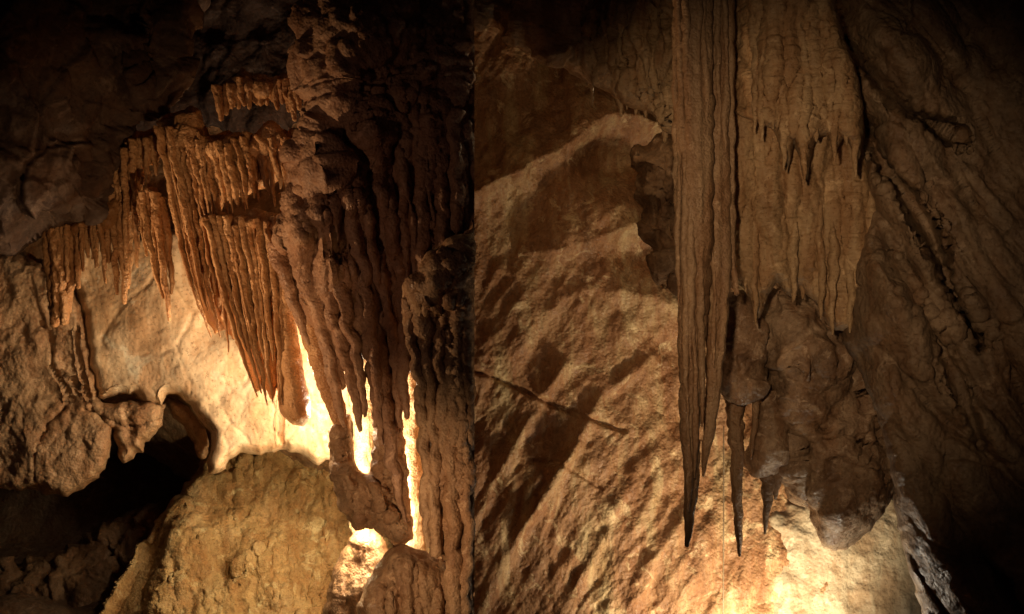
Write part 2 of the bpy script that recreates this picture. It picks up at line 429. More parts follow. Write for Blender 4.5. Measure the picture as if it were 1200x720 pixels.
M_white = rock("column_white", (0.56, 0.40, 0.22), (0.74, 0.58, 0.36), None, 4, stretch=(2, 2, 0.5), bump=0.8, fine=70, mottle=0.3)
M_wall = rock("streaked_wall", (0.25, 0.13, 0.062), (0.60, 0.46, 0.25), (0.39, 0.21, 0.10), 2.6, stretch=(2.4, 1, 0.5), rot=(0, math.radians(33), 0), bump=0.8, fine=40, mottle=0.6)
M_sil = rock("stalactite_brown", (0.27, 0.165, 0.09), (0.42, 0.28, 0.16), (0.34, 0.22, 0.125), 5, stretch=(3, 3, 0.4), bump=0.6, fine=70, rough=0.5, mottle=0.4)
M_drap = rock("drapery_tan", (0.34, 0.215, 0.11), (0.55, 0.39, 0.22), (0.45, 0.305, 0.165), 3, stretch=(1.5, 1.5, 0.8), bump=0.7, fine=40, mottle=0.4, bands=1.8, band_scale=34)
M_bould = rock("boulder_mottled", (0.14, 0.085, 0.052), (0.54, 0.40, 0.27), (0.33, 0.225, 0.14), 4.5, bump=0.7, fine=40, rough=0.5, spec=0.3, mottle=0.6)
M_rwall = rock("side_wall_brown", (0.16, 0.11, 0.07), (0.34, 0.24, 0.15), (0.24, 0.165, 0.10), 2.2, bump=0.8, fine=38, mottle=0.6)
M_pale = rock("flowstone_pale", (0.38, 0.29, 0.18), (0.60, 0.50, 0.35), (0.49, 0.40, 0.27), 2.5, bump=0.5, fine=40, mottle=0.35)
M_thread = rock("water_thread", (0.6, 0.52, 0.38), (0.75, 0.66, 0.5), None, 5, bump=0.1, rough=0.25, transl=0.7)

# ------------------------------------------------------------------ the setting
def wall_noise(big=0.10, s=0, fine=0.02):
    return lambda V: big * crag(V, 0.6, s) + big * 0.6 * fbm(V, 1.6, 5, 0.5, s) + fine * ridged(V, 6, 3, 0.5, s + 8)

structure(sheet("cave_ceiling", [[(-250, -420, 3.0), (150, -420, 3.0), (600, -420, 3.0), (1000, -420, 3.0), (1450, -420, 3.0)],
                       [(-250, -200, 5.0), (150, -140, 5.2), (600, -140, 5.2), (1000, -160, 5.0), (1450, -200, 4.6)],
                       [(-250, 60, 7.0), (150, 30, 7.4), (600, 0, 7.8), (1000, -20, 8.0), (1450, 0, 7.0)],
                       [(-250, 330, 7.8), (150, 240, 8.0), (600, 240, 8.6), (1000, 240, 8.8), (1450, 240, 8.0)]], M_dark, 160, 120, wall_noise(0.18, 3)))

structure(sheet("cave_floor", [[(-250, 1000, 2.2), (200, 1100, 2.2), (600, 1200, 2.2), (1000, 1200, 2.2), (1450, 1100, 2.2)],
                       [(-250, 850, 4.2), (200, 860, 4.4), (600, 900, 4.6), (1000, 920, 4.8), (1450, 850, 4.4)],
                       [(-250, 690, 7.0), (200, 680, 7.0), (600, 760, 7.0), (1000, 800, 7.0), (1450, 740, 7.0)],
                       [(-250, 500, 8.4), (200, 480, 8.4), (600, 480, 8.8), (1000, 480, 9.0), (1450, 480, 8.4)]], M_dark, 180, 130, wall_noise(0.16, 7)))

structure(sheet("cave_wall_left", [[(-260, 100, 6.2), (0, 130, 6.4), (200, 130, 6.5), (400, 130, 6.5), (545, 130, 6.4)],
                       [(-260, 260, 6.0), (0, 280, 6.1), (200, 290, 6.2), (400, 300, 6.2), (545, 300, 6.1)],
                       [(-260, 420, 6.0), (0, 420, 6.1), (200, 420, 6.2), (400, 460, 6.15), (545, 470, 6.0)],
                       [(-260, 540, 6.3), (0, 520, 6.5), (180, 470, 6.9), (420, 600, 6.7), (545, 620, 6.5)],
                       [(-260, 600, 7.6), (0, 560, 7.8), (160, 520, 7.9), (440, 760, 7.0), (545, 780, 6.8)]], M_bed, 260, 220, wall_noise(0.07, 11, 0.018)))

structure(sheet("unseen_light_partition", [[(542, -60, 4.5), (532, -60, 5.5), (520, -60, 6.6), (515, -60, 8.5)],  # added unseen sheet, keeps lamp light from leaking between the chambers
                       [(542, 300, 4.5), (532, 300, 5.5), (520, 300, 6.6), (515, 300, 8.5)],
                       [(542, 780, 4.5), (532, 780, 5.5), (520, 780, 6.6), (515, 780, 8.5)]], M_mass, 60, 120, wall_noise(0.015, 15, 0.005)))

# right back wall: streaked, with ledges that run up to the right
def streak_noise(V):
    c, s_ = math.cos(math.radians(36)), math.sin(math.radians(36))
    u = V[:, 0] * c + V[:, 2] * -s_; v = V[:, 0] * s_ + V[:, 2] * c     # v runs along the streaks
    wv = 0.25 * fbm(V, 1.0, 2, 0.5, 77)
    P = np.c_[u * 2.0 + wv, V[:, 1], v * 0.55]
    a = 0.032 * ridged(P, 0.9, 2, 0.5, 21) + 0.06 * fbm(V, 1.1, 5, 0.55, 33) + 0.035 * crag(V, 0.30, 4) + 0.028 * fbm(np.c_[u, V[:, 1], v * 0.3], 4.5, 5, 0.6, 35) + 0.008 * crag(V, 0.09, 14)
    a += 0.014 * ridged(np.c_[u * 7 + wv * 3, V[:, 1], v * 2.4], 1.0, 3, 0.6, 41)
    px = V[:, 0] / V[:, 1] * F + 600; py = 360 - V[:, 2] / V[:, 1] * F
    def ledge(line, below, amt):
        d, nx, ny = seg_dist(px, py, catmull(line, 24))
        sg = np.where(py > ny, d, -d) + 8 * fbm(V, 5, 3, 0.5, 2)
        return amt * np.clip((sg + below) / below, 0, 1) * np.exp(-np.clip(-sg - below, 0, None) / 200) * np.where(sg > 0, np.exp(-np.clip(sg, 0, None) / 14), 1)
    a += ledge([(520, 245), (600, 212), (660, 175), (705, 150), (780, 165)], 55, 0.20)
    a += ledge([(640, 300), (690, 285), (740, 275), (790, 300)], 40, 0.14)
    a += ledge([(600, 420), (660, 350), (720, 345), (800, 370)], 50, 0.06)
    for (line, wd, am) in [([(540, 640), (590, 545), (640, 462), (660, 430)], 7, 0.06), ([(540, 760), (600, 640), (650, 560), (700, 470), (760, 420)], 8, 0.09), ([(640, 760), (700, 640), (740, 560), (790, 520)], 9, 0.05), ([(720, 760), (760, 660), (800, 600)], 9, 0.05), ([(590, 560), (620, 480), (680, 400)], 10, 0.04)]:
        d, _, _ = seg_dist(px, py, catmull(line, 20)); a += 0.55 * am * np.exp(-(d / wd)**2) * (1 + 0.8 * fbm(V, 4, 2, 0.5, 5))
    line = catmull([(480, 860), (540, 760), (600, 640), (650, 560), (700, 470), (690, 400), (650, 330), (660, 250)], 40)   # left of this line the wall steps back
    d, nx, ny = seg_dist(px, py, line); sg = np.where(px < nx, d, 0)
    a -= 0.10 * (1 - np.exp(-sg / 110))
    for (cx, cy, rx, ry, am) in [(740, 350, 60, 50, 0.08), (700, 250, 40, 25, 0.10), (720, 190, 50, 20, -0.15)]:
        a += am * np.exp(-((px - cx) / rx)**2 - ((py - cy) / ry)**2)
    d, _, _ = seg_dist(px, py, np.array([(540, 432), (575, 440), (630, 466), (660, 480), (730, 505)], float))
    a -= 0.05 * np.exp(-(d / 3.0)**2)
    d, _, _ = seg_dist(px, py, np.array([(620, 540), (660, 545), (700, 570)], float))
    a -= 0.03 * np.exp(-(d / 3.0)**2)
    return a
structure(sheet("cave_wall_right", [[(470, -60, 6.4), (620, -60, 6.6), (780, -60, 6.9), (940, -60, 7.2), (1160, -60, 7.4)],
                       [(470, 120, 6.4), (620, 120, 6.5), (780, 120, 6.8), (940, 120, 7.1), (1160, 120, 7.4)],
                       [(470, 320, 6.3), (620, 320, 6.35), (780, 320, 6.5), (940, 320, 6.8), (1160, 320, 7.1)],
                       [(470, 520, 6.2), (620, 520, 6.2), (780, 520, 6.3), (940, 520, 6.45), (1160, 520, 6.7)],
                       [(470, 720, 6.0), (620, 720, 6.0), (780, 720, 6.05), (940, 720, 6.1), (1160, 720, 6.2)],
                       [(470, 900, 5.8), (620, 900, 5.8), (780, 900, 5.85), (940, 900, 5.85), (1160, 900, 5.8)]], M_wall, 420, 460, streak_noise))

# ------------------------------------------------------------------ left chamber: rock bodies
def bumps(lst):
    """rounded swellings: (px, py, rx, ry, metres)"""
    def f(X, Y, d):
        o = 0
        for (cx, cy, rx, ry, a) in lst: o = o + a * np.exp(-(((X - cx) / rx)**2 + ((Y - cy) / ry)**2))
        return o
    return f
def flutes(X, Y, w, long, seed, lean=0.0, warp=6):
    x = X + lean * Y + warp * perlin(np.c_[X / 60, Y / 60, np.full(len(X), seed * 1.0)], seed)
    return billow(np.c_[x / w, Y / long, np.full(len(X), seed * 2.7)], 1, 2, 0.45, seed)

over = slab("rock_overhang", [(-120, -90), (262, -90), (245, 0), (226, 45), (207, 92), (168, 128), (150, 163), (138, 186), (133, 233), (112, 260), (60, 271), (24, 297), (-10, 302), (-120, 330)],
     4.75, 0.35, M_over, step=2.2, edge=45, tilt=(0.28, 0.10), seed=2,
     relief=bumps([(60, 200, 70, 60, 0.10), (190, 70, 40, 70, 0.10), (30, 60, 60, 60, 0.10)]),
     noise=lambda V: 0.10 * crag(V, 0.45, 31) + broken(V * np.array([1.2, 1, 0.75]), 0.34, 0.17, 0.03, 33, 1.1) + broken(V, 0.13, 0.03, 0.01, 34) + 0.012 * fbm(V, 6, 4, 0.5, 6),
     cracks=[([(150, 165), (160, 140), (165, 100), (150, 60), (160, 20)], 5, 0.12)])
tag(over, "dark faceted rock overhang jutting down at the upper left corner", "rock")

o = slab("bedrock_face", [(-120, 290), (10, 295), (60, 318), (95, 360), (112, 440), (116, 472), (150, 468), (190, 474), (188, 495), (172, 520), (158, 538), (144, 546), (137, 530), (134, 508), (128, 535), (112, 562), (88, 576), (62, 580), (45, 576), (20, 574), (-20, 570), (-120, 575)],
     5.9, 0.20, M_bed, edge=13, jit=4, seed=5, tilt=(0.05, -0.03),
     noise=lambda V: 0.07 * crag(V, 0.45, 51) + broken(V, 0.42, 0.03, 0.02, 52) + broken(V, 0.14, 0.010, 0.008, 53) + 0.02 * fbm(V, 3.5, 6, 0.6, 16) + 0.006 * ridged(V, 16, 3, 0.5, 2) + 0.02 * crag(V, 0.11, 8),
     cracks=[([(48, 378), (60, 400), (62, 430), (76, 455), (78, 475), (55, 500), (45, 530), (45, 575)], 1.8, 0.045), ([(95, 362), (90, 400), (100, 450), (110, 480), (134, 505)], 1.8, 0.045),
             ([(60, 430), (90, 450), (112, 470)], 1.6, 0.04), ([(100, 480), (128, 490), (150, 500), (185, 490)], 1.6, 0.04)])
tag(o, "tan cracked bedrock face ending in a jagged lower edge at the left", "rock")

o = slab("flowstone_sheet", [(86, 290), (200, 270), (330, 270), (430, 280), (440, 420), (415, 500), (400, 528), (388, 540), (372, 546), (352, 532), (330, 526), (305, 534), (282, 532), (268, 540), (262, 552), (240, 553), (246, 530), (247, 508), (232, 492), (222, 476), (208, 464), (196, 462), (190, 476), (172, 474), (158, 464), (140, 462), (128, 466), (118, 468), (108, 440), (98, 380)],
     5.90, 0.16, M_cream, edge=12, seed=8, jit=3.0, tilt=(-0.03, -0.06),
     relief=bumps([(210, 430, 60, 30, 0.04), (300, 480, 60, 40, 0.05), (250, 380, 24, 24, -0.06)]),
     noise=lambda V: 0.05 * fbm(V, 1.8, 4, 0.42, 61) + 0.05 * crag(V, 0.5, 3) + broken(V, 0.45, 0.0, 0.012, 63) + broken(V, 0.2, 0.0, 0.005, 64) + 0.004 * fbm(V, 9, 4, 0.6, 62),
     cracks=[([(330, 470), (328, 500), (330, 530)], 1.8, 0.10), ([(300, 425), (320, 432), (345, 425)], 1.6, 0.04), ])
tag(o, "pale cream flowstone sheet with a scalloped bottom, brightly lit behind the curtains", "flowstone")

o = slab("rock_fang", [(196, 466), (214, 470), (232, 490), (245, 506), (243, 532), (236, 540), (226, 520), (214, 500), (200, 486)], 6.15, 0.12, M_bed, edge=14, seed=9,
     noise=lambda V: 0.03 * crag(V, 0.15, 3) + 0.02 * fbm(V, 8, 3, 0.5, 3))
tag(o, "small brown rock fang under the cream flowstone, beside the dark hollow", "rock")

def slope_relief(X, Y, d):
    crest = 232 - (Y - 548) * 0.32 + 10 * perlin(np.c_[Y / 30, X * 0 + 2, X * 0], 3)
    fall = np.clip(crest - X, 0, None)
    return -0.75 * (1 - np.exp(-fall / 70)) + 0.05 * (flutes(X, Y, 40, 90, 5, warp=18) - 0.5) + 0.025 * (flutes(X, Y, 12, 40, 7, warp=9) - 0.5) + bumps([(300, 690, 50, 60, 0.06), (225, 640, 24, 40, 0.06)])(X, Y, d)
o = slab("rock_slope", [(262, 500), (300, 480), (360, 476), (440, 480), (460, 620), (480, 840), (50, 840), (84, 775), (112, 728), (136, 686), (160, 645), (184, 612), (212, 576), (238, 542)],
     6.15, 0.14, M_slope, edge=18, seed=12, jit=4, tilt=(0.06, -0.40), relief=slope_relief,
     noise=lambda V: 0.05 * fbm(V, 3.0, 6, 0.62, 71) + broken(V * np.array([1, 1, 0.6]), 0.2, 0.05, 0.02, 5) + 0.010 * ridged(V * np.array([1, 1, 0.45]), 14, 3, 0.6, 3) + 0.012 * popcorn(V * np.array([1, 1, 0.5]), 0.05, 4))
tag(o, "ochre rough rock slope lit golden below the cream flowstone, dim towards the left", "rock")

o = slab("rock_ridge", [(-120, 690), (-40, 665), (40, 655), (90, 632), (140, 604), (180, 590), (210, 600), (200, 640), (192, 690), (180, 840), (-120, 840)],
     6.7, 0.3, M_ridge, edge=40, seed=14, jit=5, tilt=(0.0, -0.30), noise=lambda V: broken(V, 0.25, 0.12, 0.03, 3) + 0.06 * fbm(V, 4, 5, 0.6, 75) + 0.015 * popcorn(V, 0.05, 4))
tag(o, "rubbly rock ridge coloured dark for shade at the bottom left inside the dark hollow", "rock")
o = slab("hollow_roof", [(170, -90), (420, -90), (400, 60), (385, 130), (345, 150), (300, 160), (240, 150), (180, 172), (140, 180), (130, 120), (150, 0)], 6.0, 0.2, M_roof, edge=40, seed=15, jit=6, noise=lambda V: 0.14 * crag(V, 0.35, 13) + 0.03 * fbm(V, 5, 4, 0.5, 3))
tag(o, "shade-blackened hollow rock roof between the overhang and the flowstone mass", "rock")

# ------------------------------------------------------------------ left chamber: curtains of stalactites
rs = np.random.RandomState(4)
sid = [100]
def rib(parent, pts, Y, m=None, w=1.0, **k):
    sid[0] += 1
    P = [(x, y, h * w) for x, y, h in pts]
    kk = dict(seg=16, knob=0.5, knob_size=0.017, flute=0.2, deep=1.3, wob=1.2, step=1.8); kk.update(k)
    return tube("stalactite", P, Y, m or M_drip, parent, seed=sid[0], **kk)
def crust(knob=0.03, size=0.045, s=0):
    return lambda V: knob * popcorn(V, size, s) + knob * 0.6 * popcorn(V, size * 0.45, s + 3) + 0.03 * fbm(V, 6, 3, 0.5, s)

# fringe under the overhang's lower lip, far left
c = thing("stalactite_fringe", "fringe of short knobbly stalactites hanging under the dark overhang's lower lip", "stalactites", at(95, 262, 4.9))
for k, p in enumerate([
    [(57, 268, 7), (59, 310, 7), (62, 350, 6.5), (65, 382, 4.5)], [(69, 266, 7), (71, 320, 7), (74, 360, 6), (74, 380, 4)],
    [(82, 266, 6), (84, 310, 6), (82, 345, 5), (80, 366, 3)], [(90, 264, 5), (92, 300, 4.5), (92, 338, 2)], [(100, 262, 4), (102, 285, 3.5), (103, 302, 1.5)],
    [(64, 268, 6), (65, 320, 6), (68, 372, 4)], [(108, 260, 4), (112, 290, 3), (114, 312, 1.5)], [(116, 258, 4), (120, 295, 3), (124, 332, 1.5)],
    [(96, 262, 4), (97, 280, 3), (98, 318, 1.5)], [(125, 250, 4.5), (127, 280, 4), (128, 308, 2)], [(105, 262, 4), (107, 272, 3), (108, 290, 1.5)],
    [(78, 264, 5), (79, 290, 4), (78, 330, 2)]]):
    rib(c, p, 4.92 + 0.05 * rs.rand(), w=0.85, knob=0.5)
for k in range(12):
    x = rs.uniform(56, 160); y = np.interp(x, [56, 90, 128, 140, 160], [268, 264, 250, 200, 170]); Ls = rs.uniform(18, 60)
    rib(c, [(x, y, 2.6), (x + 1, y + Ls * 0.6, 2), (x + rs.uniform(-1, 3), y + Ls, 0.9)], 4.93, knob=0.5, seg=10)
slab("root_sheet", [(48, 262), (90, 255), (140, 228), (142, 262), (128, 274), (110, 270), (92, 282), (80, 278), (66, 290), (54, 282)], 5.0, 0.08, M_apron, c, edge=14, seed=3, noise=crust(0.02, 0.05))

c = thing("stalactite_cluster", "cluster of slim crusted stalactites beside the overhang's tip", "stalactites", at(150, 170, 4.9))
for p in [
    [(136, 188, 6), (133, 240, 5.5), (135, 290, 5), (138, 345, 2)], [(143, 178, 6), (143, 240, 6), (145, 300, 6), (146, 356, 2.5)],
    [(150, 168, 6), (152, 220, 6), (152, 290, 5), (150, 338, 2)], [(156, 164, 6), (158, 220, 5), (160, 270, 4), (161, 313, 1.8)],
    [(165, 163, 5), (166, 195, 4), (167, 216, 2)], [(172, 162, 5), (172, 190, 4), (173, 213, 2)], [(180, 160, 5), (181, 185, 4), (183, 205, 2)],
    [(147, 174, 5), (148, 250, 4), (149, 320, 2)], [(139, 182, 5), (140, 230, 4), (141, 310, 2)]]:
    rib(c, p, 4.9 + 0.08 * rs.rand(), w=0.8, knob=0.5)
slab("root_sheet", [(132, 190), (142, 168), (160, 155), (190, 150), (192, 172), (184, 190), (170, 196), (160, 240), (150, 262), (138, 250)], 5.02, 0.08, M_apron, c, edge=14, seed=4, noise=crust(0.02, 0.05))

c = thing("stalactite_tassel", "tassel of stalactites fanning from one rounded knob left of the main curtain", "stalactites", at(176, 222, 4.75))
for p in [
    [(168, 226, 7), (172, 260, 6), (182, 315, 4.5), (191, 350, 1.8)], [(175, 222, 8), (180, 260, 6), (188, 310, 5), (194, 348, 2)],
    [(183, 226, 8), (188, 270, 6), (194, 330, 5.5), (199, 376, 2)], [(189, 232, 6), (196, 270, 5), (200, 320, 4), (202, 345, 1.8)],
    [(165, 230, 5), (167, 262, 4), (172, 300, 2)], [(179, 224, 6), (186, 280, 4), (191, 335, 2)]]:
    rib(c, p, 4.78 + 0.06 * rs.rand(), w=0.6, deep=2.4, knob=0.4)

# main curtain: long ribs drifting to the right
c = thing("stalactite_curtain", "broad amber curtain of long ribs, the main drapery left of centre", "stalactites", at(240, 165, 4.7))
slab("drapery_sheet", [(188, 140), (205, 132), (232, 128), (246, 160), (262, 152), (300, 160), (330, 150), (348, 165), (340, 200), (325, 212), (305, 222), (262, 238), (260, 300), (276, 360), (276, 400), (262, 385), (252, 392), (240, 372), (226, 335), (212, 290), (200, 230), (190, 180)],
     4.93, 0.12, M_apron, c, edge=26, seed=6, tilt=(-0.02, 0.0), relief=lambda X, Y, d: 0.07 * flutes(X, Y, 14, 160, 3, lean=-0.25) - 0.04,
     noise=lambda V: 0.012 * popcorn(V, 0.03, 4) + 0.03 * fbm(V, 5, 3, 0.5, 4))
GA = [(190, 148, 7), (198, 205, 6), (212, 275, 5.5), (224, 330, 4.5), (247, 392, 2)]
GB = [(240, 165, 7), (248, 215, 6), (262, 285, 5.5), (268, 350, 5), (272, 412, 2.5)]
GA0, GB0 = GA, GB
for k, t in enumerate(np.linspace(0, 1, 9)):
    cut = [1.0, 0.72, 0.9, 0.6, 1.0, 0.8, 0.66, 1.0, 0.75, 0.92, 1.0, 0.7, 1.0][k % 13]
    rib(c, lerp_rib(GA, GB, t, cut, rs, 2, 0.5 + 0.25 * rs.rand()), 4.74 + 0.05 * rs.rand(), deep=3.2, knob=0.3)
GA = [(246, 168, 7), (252, 195, 6.5), (258, 225, 6), (262, 252, 3)]
GB = [(346, 160, 7), (350, 185, 6), (352, 210, 5), (354, 235, 2)]
for k, t in enumerate(np.linspace(0, 1, 16)):
    rib(c, lerp_rib(GA, GB, t, 0.7 + 0.3 * rs.rand(), rs, 2, 0.5 + 0.35 * rs.rand()), 4.70 + 0.08 * rs.rand(), deep=2.2, knob=0.45)
slab("crust_rim", [(186, 148), (196, 138), (214, 132), (222, 122), (230, 128), (236, 150), (246, 162), (262, 156), (282, 158), (296, 166), (300, 156), (316, 150), (334, 158), (350, 150), (356, 172), (344, 182), (322, 178), (300, 186), (270, 188), (240, 192), (214, 180), (192, 178)],
     4.84, 0.10, M_drip, c, edge=20, jit=7, seed=7, noise=crust(0.045, 0.055, 1))

for k in range(12):
    rib(c, lerp_rib(GA0, GB0, rs.rand(), rs.uniform(0.45, 0.95), rs, 2, rs.uniform(0.22, 0.36)), 4.72 + 0.05 * rs.rand(), knob=0.5, seg=10)
# the small upper tier
c = thing("stalactite_tier", "small isolated tier of short stalactites high above the main curtain", "stalactites", at(300, 92, 5.0))
slab("crust_rim", [(253, 112), (262, 100), (280, 90), (300, 84), (322, 92), (340, 82), (350, 84), (350, 104), (334, 108), (318, 116), (300, 118), (280, 122), (258, 126)], 4.72, 0.09, M_drip, c, edge=14, jit=6, seed=17, noise=crust(0.04, 0.05, 2))
for k, t in enumerate(np.linspace(0, 1, 15)):
    x = 256 + t * 92; y = 104 - 14 * math.sin(t * 3.0) + rs.uniform(-3, 3)
    L = rs.uniform(24, 42)
    rib(c, [(x, y, 5.5), (x + 2, y + L * 0.5, 4.5), (x + 3 + rs.uniform(-1, 2), y + L, 2)], 4.6 + 0.06 * rs.rand(), knob=0.45)

# the lower tier, right of the main curtain
c = thing("stalactite_drapery", "long amber drapery of parallel ribs ending in points over the cream wall", "stalactites", at(285, 262, 4.6))
slab("drapery_sheet", [(238, 262), (262, 256), (300, 262), (335, 256), (345, 300), (342, 380), (330, 440), (318, 468), (308, 455), (300, 460), (288, 430), (276, 400), (266, 350), (252, 310)],
     4.80, 0.10, M_apron, c, edge=22, seed=21, relief=lambda X, Y, d: 0.06 * flutes(X, Y, 11, 200, 6, lean=-0.22) - 0.03, noise=lambda V: 0.008 * popcorn(V, 0.03, 4) + 0.02 * fbm(V, 5, 3, 0.5, 4))
GA = [(242, 262, 6), (254, 310, 5), (268, 365, 4.5), (284, 420, 4), (301, 467, 1.8)]
GB = [(324, 262, 6), (330, 320, 5.5), (334, 380, 5), (334, 430, 5), (332, 478, 3)]
for k, t in enumerate([0, 0.08, 0.2, 0.32, 0.42, 0.52, 0.62, 0.74, 0.86, 1.0]):
    cut = [1.0, 0.8, 1.0, 0.88, 1.0, 0.93, 1.0, 0.8, 1.0, 0.85, 0.75, 0.9, 1.0][k]
    rib(c, lerp_rib(GA, GB, t, cut, rs, 1.5, 0.48 + 0.25 * rs.rand()), 4.62 + 0.05 * rs.rand(), deep=3.2, knob=0.3)
for k in range(10):
    rib(c, lerp_rib(GA, GB, rs.rand(), rs.uniform(0.45, 1.0), rs, 2, rs.uniform(0.22, 0.36)), 4.60 + 0.05 * rs.rand(), knob=0.5, seg=10)
slab("crust_rim", [(236, 258), (248, 250), (280, 256), (300, 250), (330, 252), (344, 262), (338, 280), (310, 278), (280, 274), (250, 276)], 4.72, 0.07, M_drip, c, edge=14, jit=6, seed=27, noise=crust(0.035, 0.05, 2))

o = slab("dripstone_paddle", [(322, 300), (346, 300), (347, 380), (354, 425), (362, 462), (363, 488), (356, 500), (342, 497), (328, 482), (323, 440), (321, 380)], 4.75, 0.16, M_drip, edge=20, seed=31, jit=1.0,
     noise=lambda V: 0.012 * popcorn(V, 0.03, 2) + 0.02 * fbm(V, 6, 3, 0.5, 8))
tag(o, "rounded paddle-shaped tongue of dripstone hanging before the white-lit wall", "stalactite")
o = tube("dripstone_tongue", [(352, 320, 11), (362, 380, 11), (378, 430, 12), (392, 475, 10), (402, 500, 7), (408, 517, 2)], 4.6, M_drip, seg=22, knob=0.12, knob_size=0.03, flute=0.10, seed=402)
tag(o, "smooth pointed dripstone tongue leaning right, next to the paddle-shaped one", "stalactite")

# ------------------------------------------------------------------ left chamber: the big dark mass
c = thing("flowstone_mass", "huge dark fluted flowstone mass filling the upper middle of the cave", "flowstone", at(450, 430, 4.5))
caps = bumps([(400, 60, 50, 50, 0.10), (395, 130, 40, 30, 0.08), (440, 40, 40, 40, 0.06), (360, 265, 34, 40, 0.12), (415, 235, 28, 34, 0.12), (400, 320, 26, 26, 0.12), (375, 185, 24, 34, 0.10), (440, 160, 24, 30, 0.10), (490, 120, 30, 60, 0.07), (385, 225, 20, 14, -0.12), (430, 205, 16, 14, -0.10), (370, 115, 12, 30, -0.05)])
def mass_relief(X, Y, d):
    k = 1 / (1 + np.exp(-((Y - 190) + (X - 420) * 0.7) / 25.0))        # flutes take over to the lower right
    return caps(X, Y, d) + k * 0.17 * (flutes(X, Y, 26, 240, 9, lean=-0.10, warp=10) - 0.5) + k * 0.06 * (flutes(X, Y, 9, 120, 12, lean=-0.14) - 0.5)
def mass_noise(V):
    px = V[:, 0] / V[:, 1] * F + 600; py = 360 - V[:, 2] / V[:, 1] * F
    k = 1 / (1 + np.exp(((py - 210) + (px - 420) * 0.9) / 22.0))
    return k * (0.075 * popcorn(V, 0.11, 3) + 0.05 * popcorn(V, 0.05, 6) + 0.025 * popcorn(V, 0.025, 8)) + 0.05 * fbm(V, 3, 4, 0.5, 88) + 0.012 * popcorn(V, 0.04, 2)
slab("flowstone_body", [(372, -90), (556, -90), (556, 430), (530, 440), (505, 430), (490, 440), (470, 430), (448, 425), (425, 420), (405, 425), (388, 405), (366, 385), (350, 360), (336, 325), (324, 292), (326, 270), (340, 245), (350, 215), (352, 180), (362, 150), (366, 125), (358, 100), (346, 78), (356, 60), (352, 35), (366, 0)],
     4.55, 0.30, M_mass, c, edge=45, seed=41, fix=556, relief=mass_relief, noise=mass_noise)
for p, Y in [
    ([(326, 285, 10), (336, 325, 9), (350, 372, 6), (362, 404, 2)], 4.35), ([(340, 262, 12), (354, 310, 10), (372, 360, 9), (386, 412, 7), (396, 470, 5), (402, 500, 2)], 4.28),
    ([(352, 262, 9), (366, 310, 8), (380, 352, 7), (392, 400, 6), (402, 455, 3)], 4.30), ([(372, 195, 10), (384, 245, 9), (391, 295, 7), (398, 345, 6), (404, 380, 3)], 4.25),
    ([(384, 312, 10), (390, 362, 9), (402, 405, 8), (414, 455, 6.5), (422, 505, 2.5)], 4.22), ([(396, 312, 10), (406, 365, 8), (418, 415, 7), (425, 465, 4), (428, 488, 2)], 4.20),
    ([(408, 235, 11), (420, 285, 9), (430, 338, 8), (434, 380, 7), (440, 430, 6.5), (444, 480, 5), (447, 522, 2)], 4.20), ([(424, 240, 9), (432, 300, 7), (440, 360, 7), (446, 420, 8), (452, 490, 8), (462, 560, 6.5), (476, 612, 2)], 4.24),
    ([(418, 330, 8), (428, 382, 7), (434, 425, 6.5), (440, 470, 5), (441, 500, 2)], 4.22), ([(436, 330, 8), (446, 390, 8), (456, 450, 8), (460, 520, 7), (466, 575, 2.5)], 4.30),
    ([(450, 130, 9), (455, 220, 8), (458, 290, 8), (462, 370, 8), (466, 440, 7), (468, 500, 3)], 4.26), ([(470, 150, 9), (474, 230, 9), (476, 300, 8), (474, 380, 8), (474, 450, 6), (476, 490, 3)], 4.24),
    ([(492, 140, 10), (494, 220, 9), (496, 300, 9), (494, 360, 6)], 4.22), ([(515, 120, 10), (516, 200, 9), (517, 280, 9), (516, 320, 6)], 4.22), ([(533, 130, 9), (534, 210, 9), (535, 270, 7)], 4.22),
    ([(364, 60, 8), (366, 100, 7), (370, 140, 5), (372, 170, 2)], 4.30), ([(356, 75, 6), (360, 110, 5), (364, 150, 2)], 4.34), ([(408, 425, 6), (416, 450, 5), (420, 475, 2)], 4.4), ([(395, 180, 8), (402, 215, 7), (406, 250, 3)], 4.22)]:
    rib(c, p, Y, M_mass, seg=16, knob=0.26, knob_size=0.035, flute=0.22, deep=1.4, wob=1.2)

# cauliflower-topped column at the seam
c = thing("flowstone_column", "knobbly cauliflower-topped flowstone column with fluted sides, right of the blazing gap", "flowstone", at(520, 760, 4.2))
def cauli(X, Y, d):
    P = np.c_[X / 19 + 0.4 * perlin(np.c_[X / 25, Y / 25, X * 0], 3), (Y + 0.4 * X) / 15, np.full(len(X), 4.0)]
    f1, f2, cid = worley(P, 1.0, 9)
    k = np.clip((372 - Y + (X - 510) * 0.3) / 40, 0, 1)
    return k * (0.11 * np.sqrt(np.clip(1 - f1**2, 0, 1))) + (1 - k) * (0.13 * (flutes(X, Y, 20, 300, 19, warp=5) - 0.5) + 0.045 * (flutes(X, Y, 8, 90, 14) - 0.5)) + bumps([(520, 330, 50, 40, 0.14)])(X, Y, d)
slab("flowstone_body", [(470, 352), (474, 330), (490, 318), (496, 298), (512, 290), (522, 280), (538, 275), (548, 274), (556, 274), (556, 800), (528, 800), (532, 700), (524, 660), (506, 646), (494, 615), (492, 585), (498, 540), (496, 500), (488, 450), (480, 415), (473, 385)],
     4.25, 0.20, M_mass2, c, edge=30, seed=51, fix=556, relief=cauli, noise=lambda V: 0.03 * popcorn(V, 0.06, 3) + 0.015 * popcorn(V, 0.03, 4) + 0.03 * fbm(V, 5, 4, 0.5, 9))
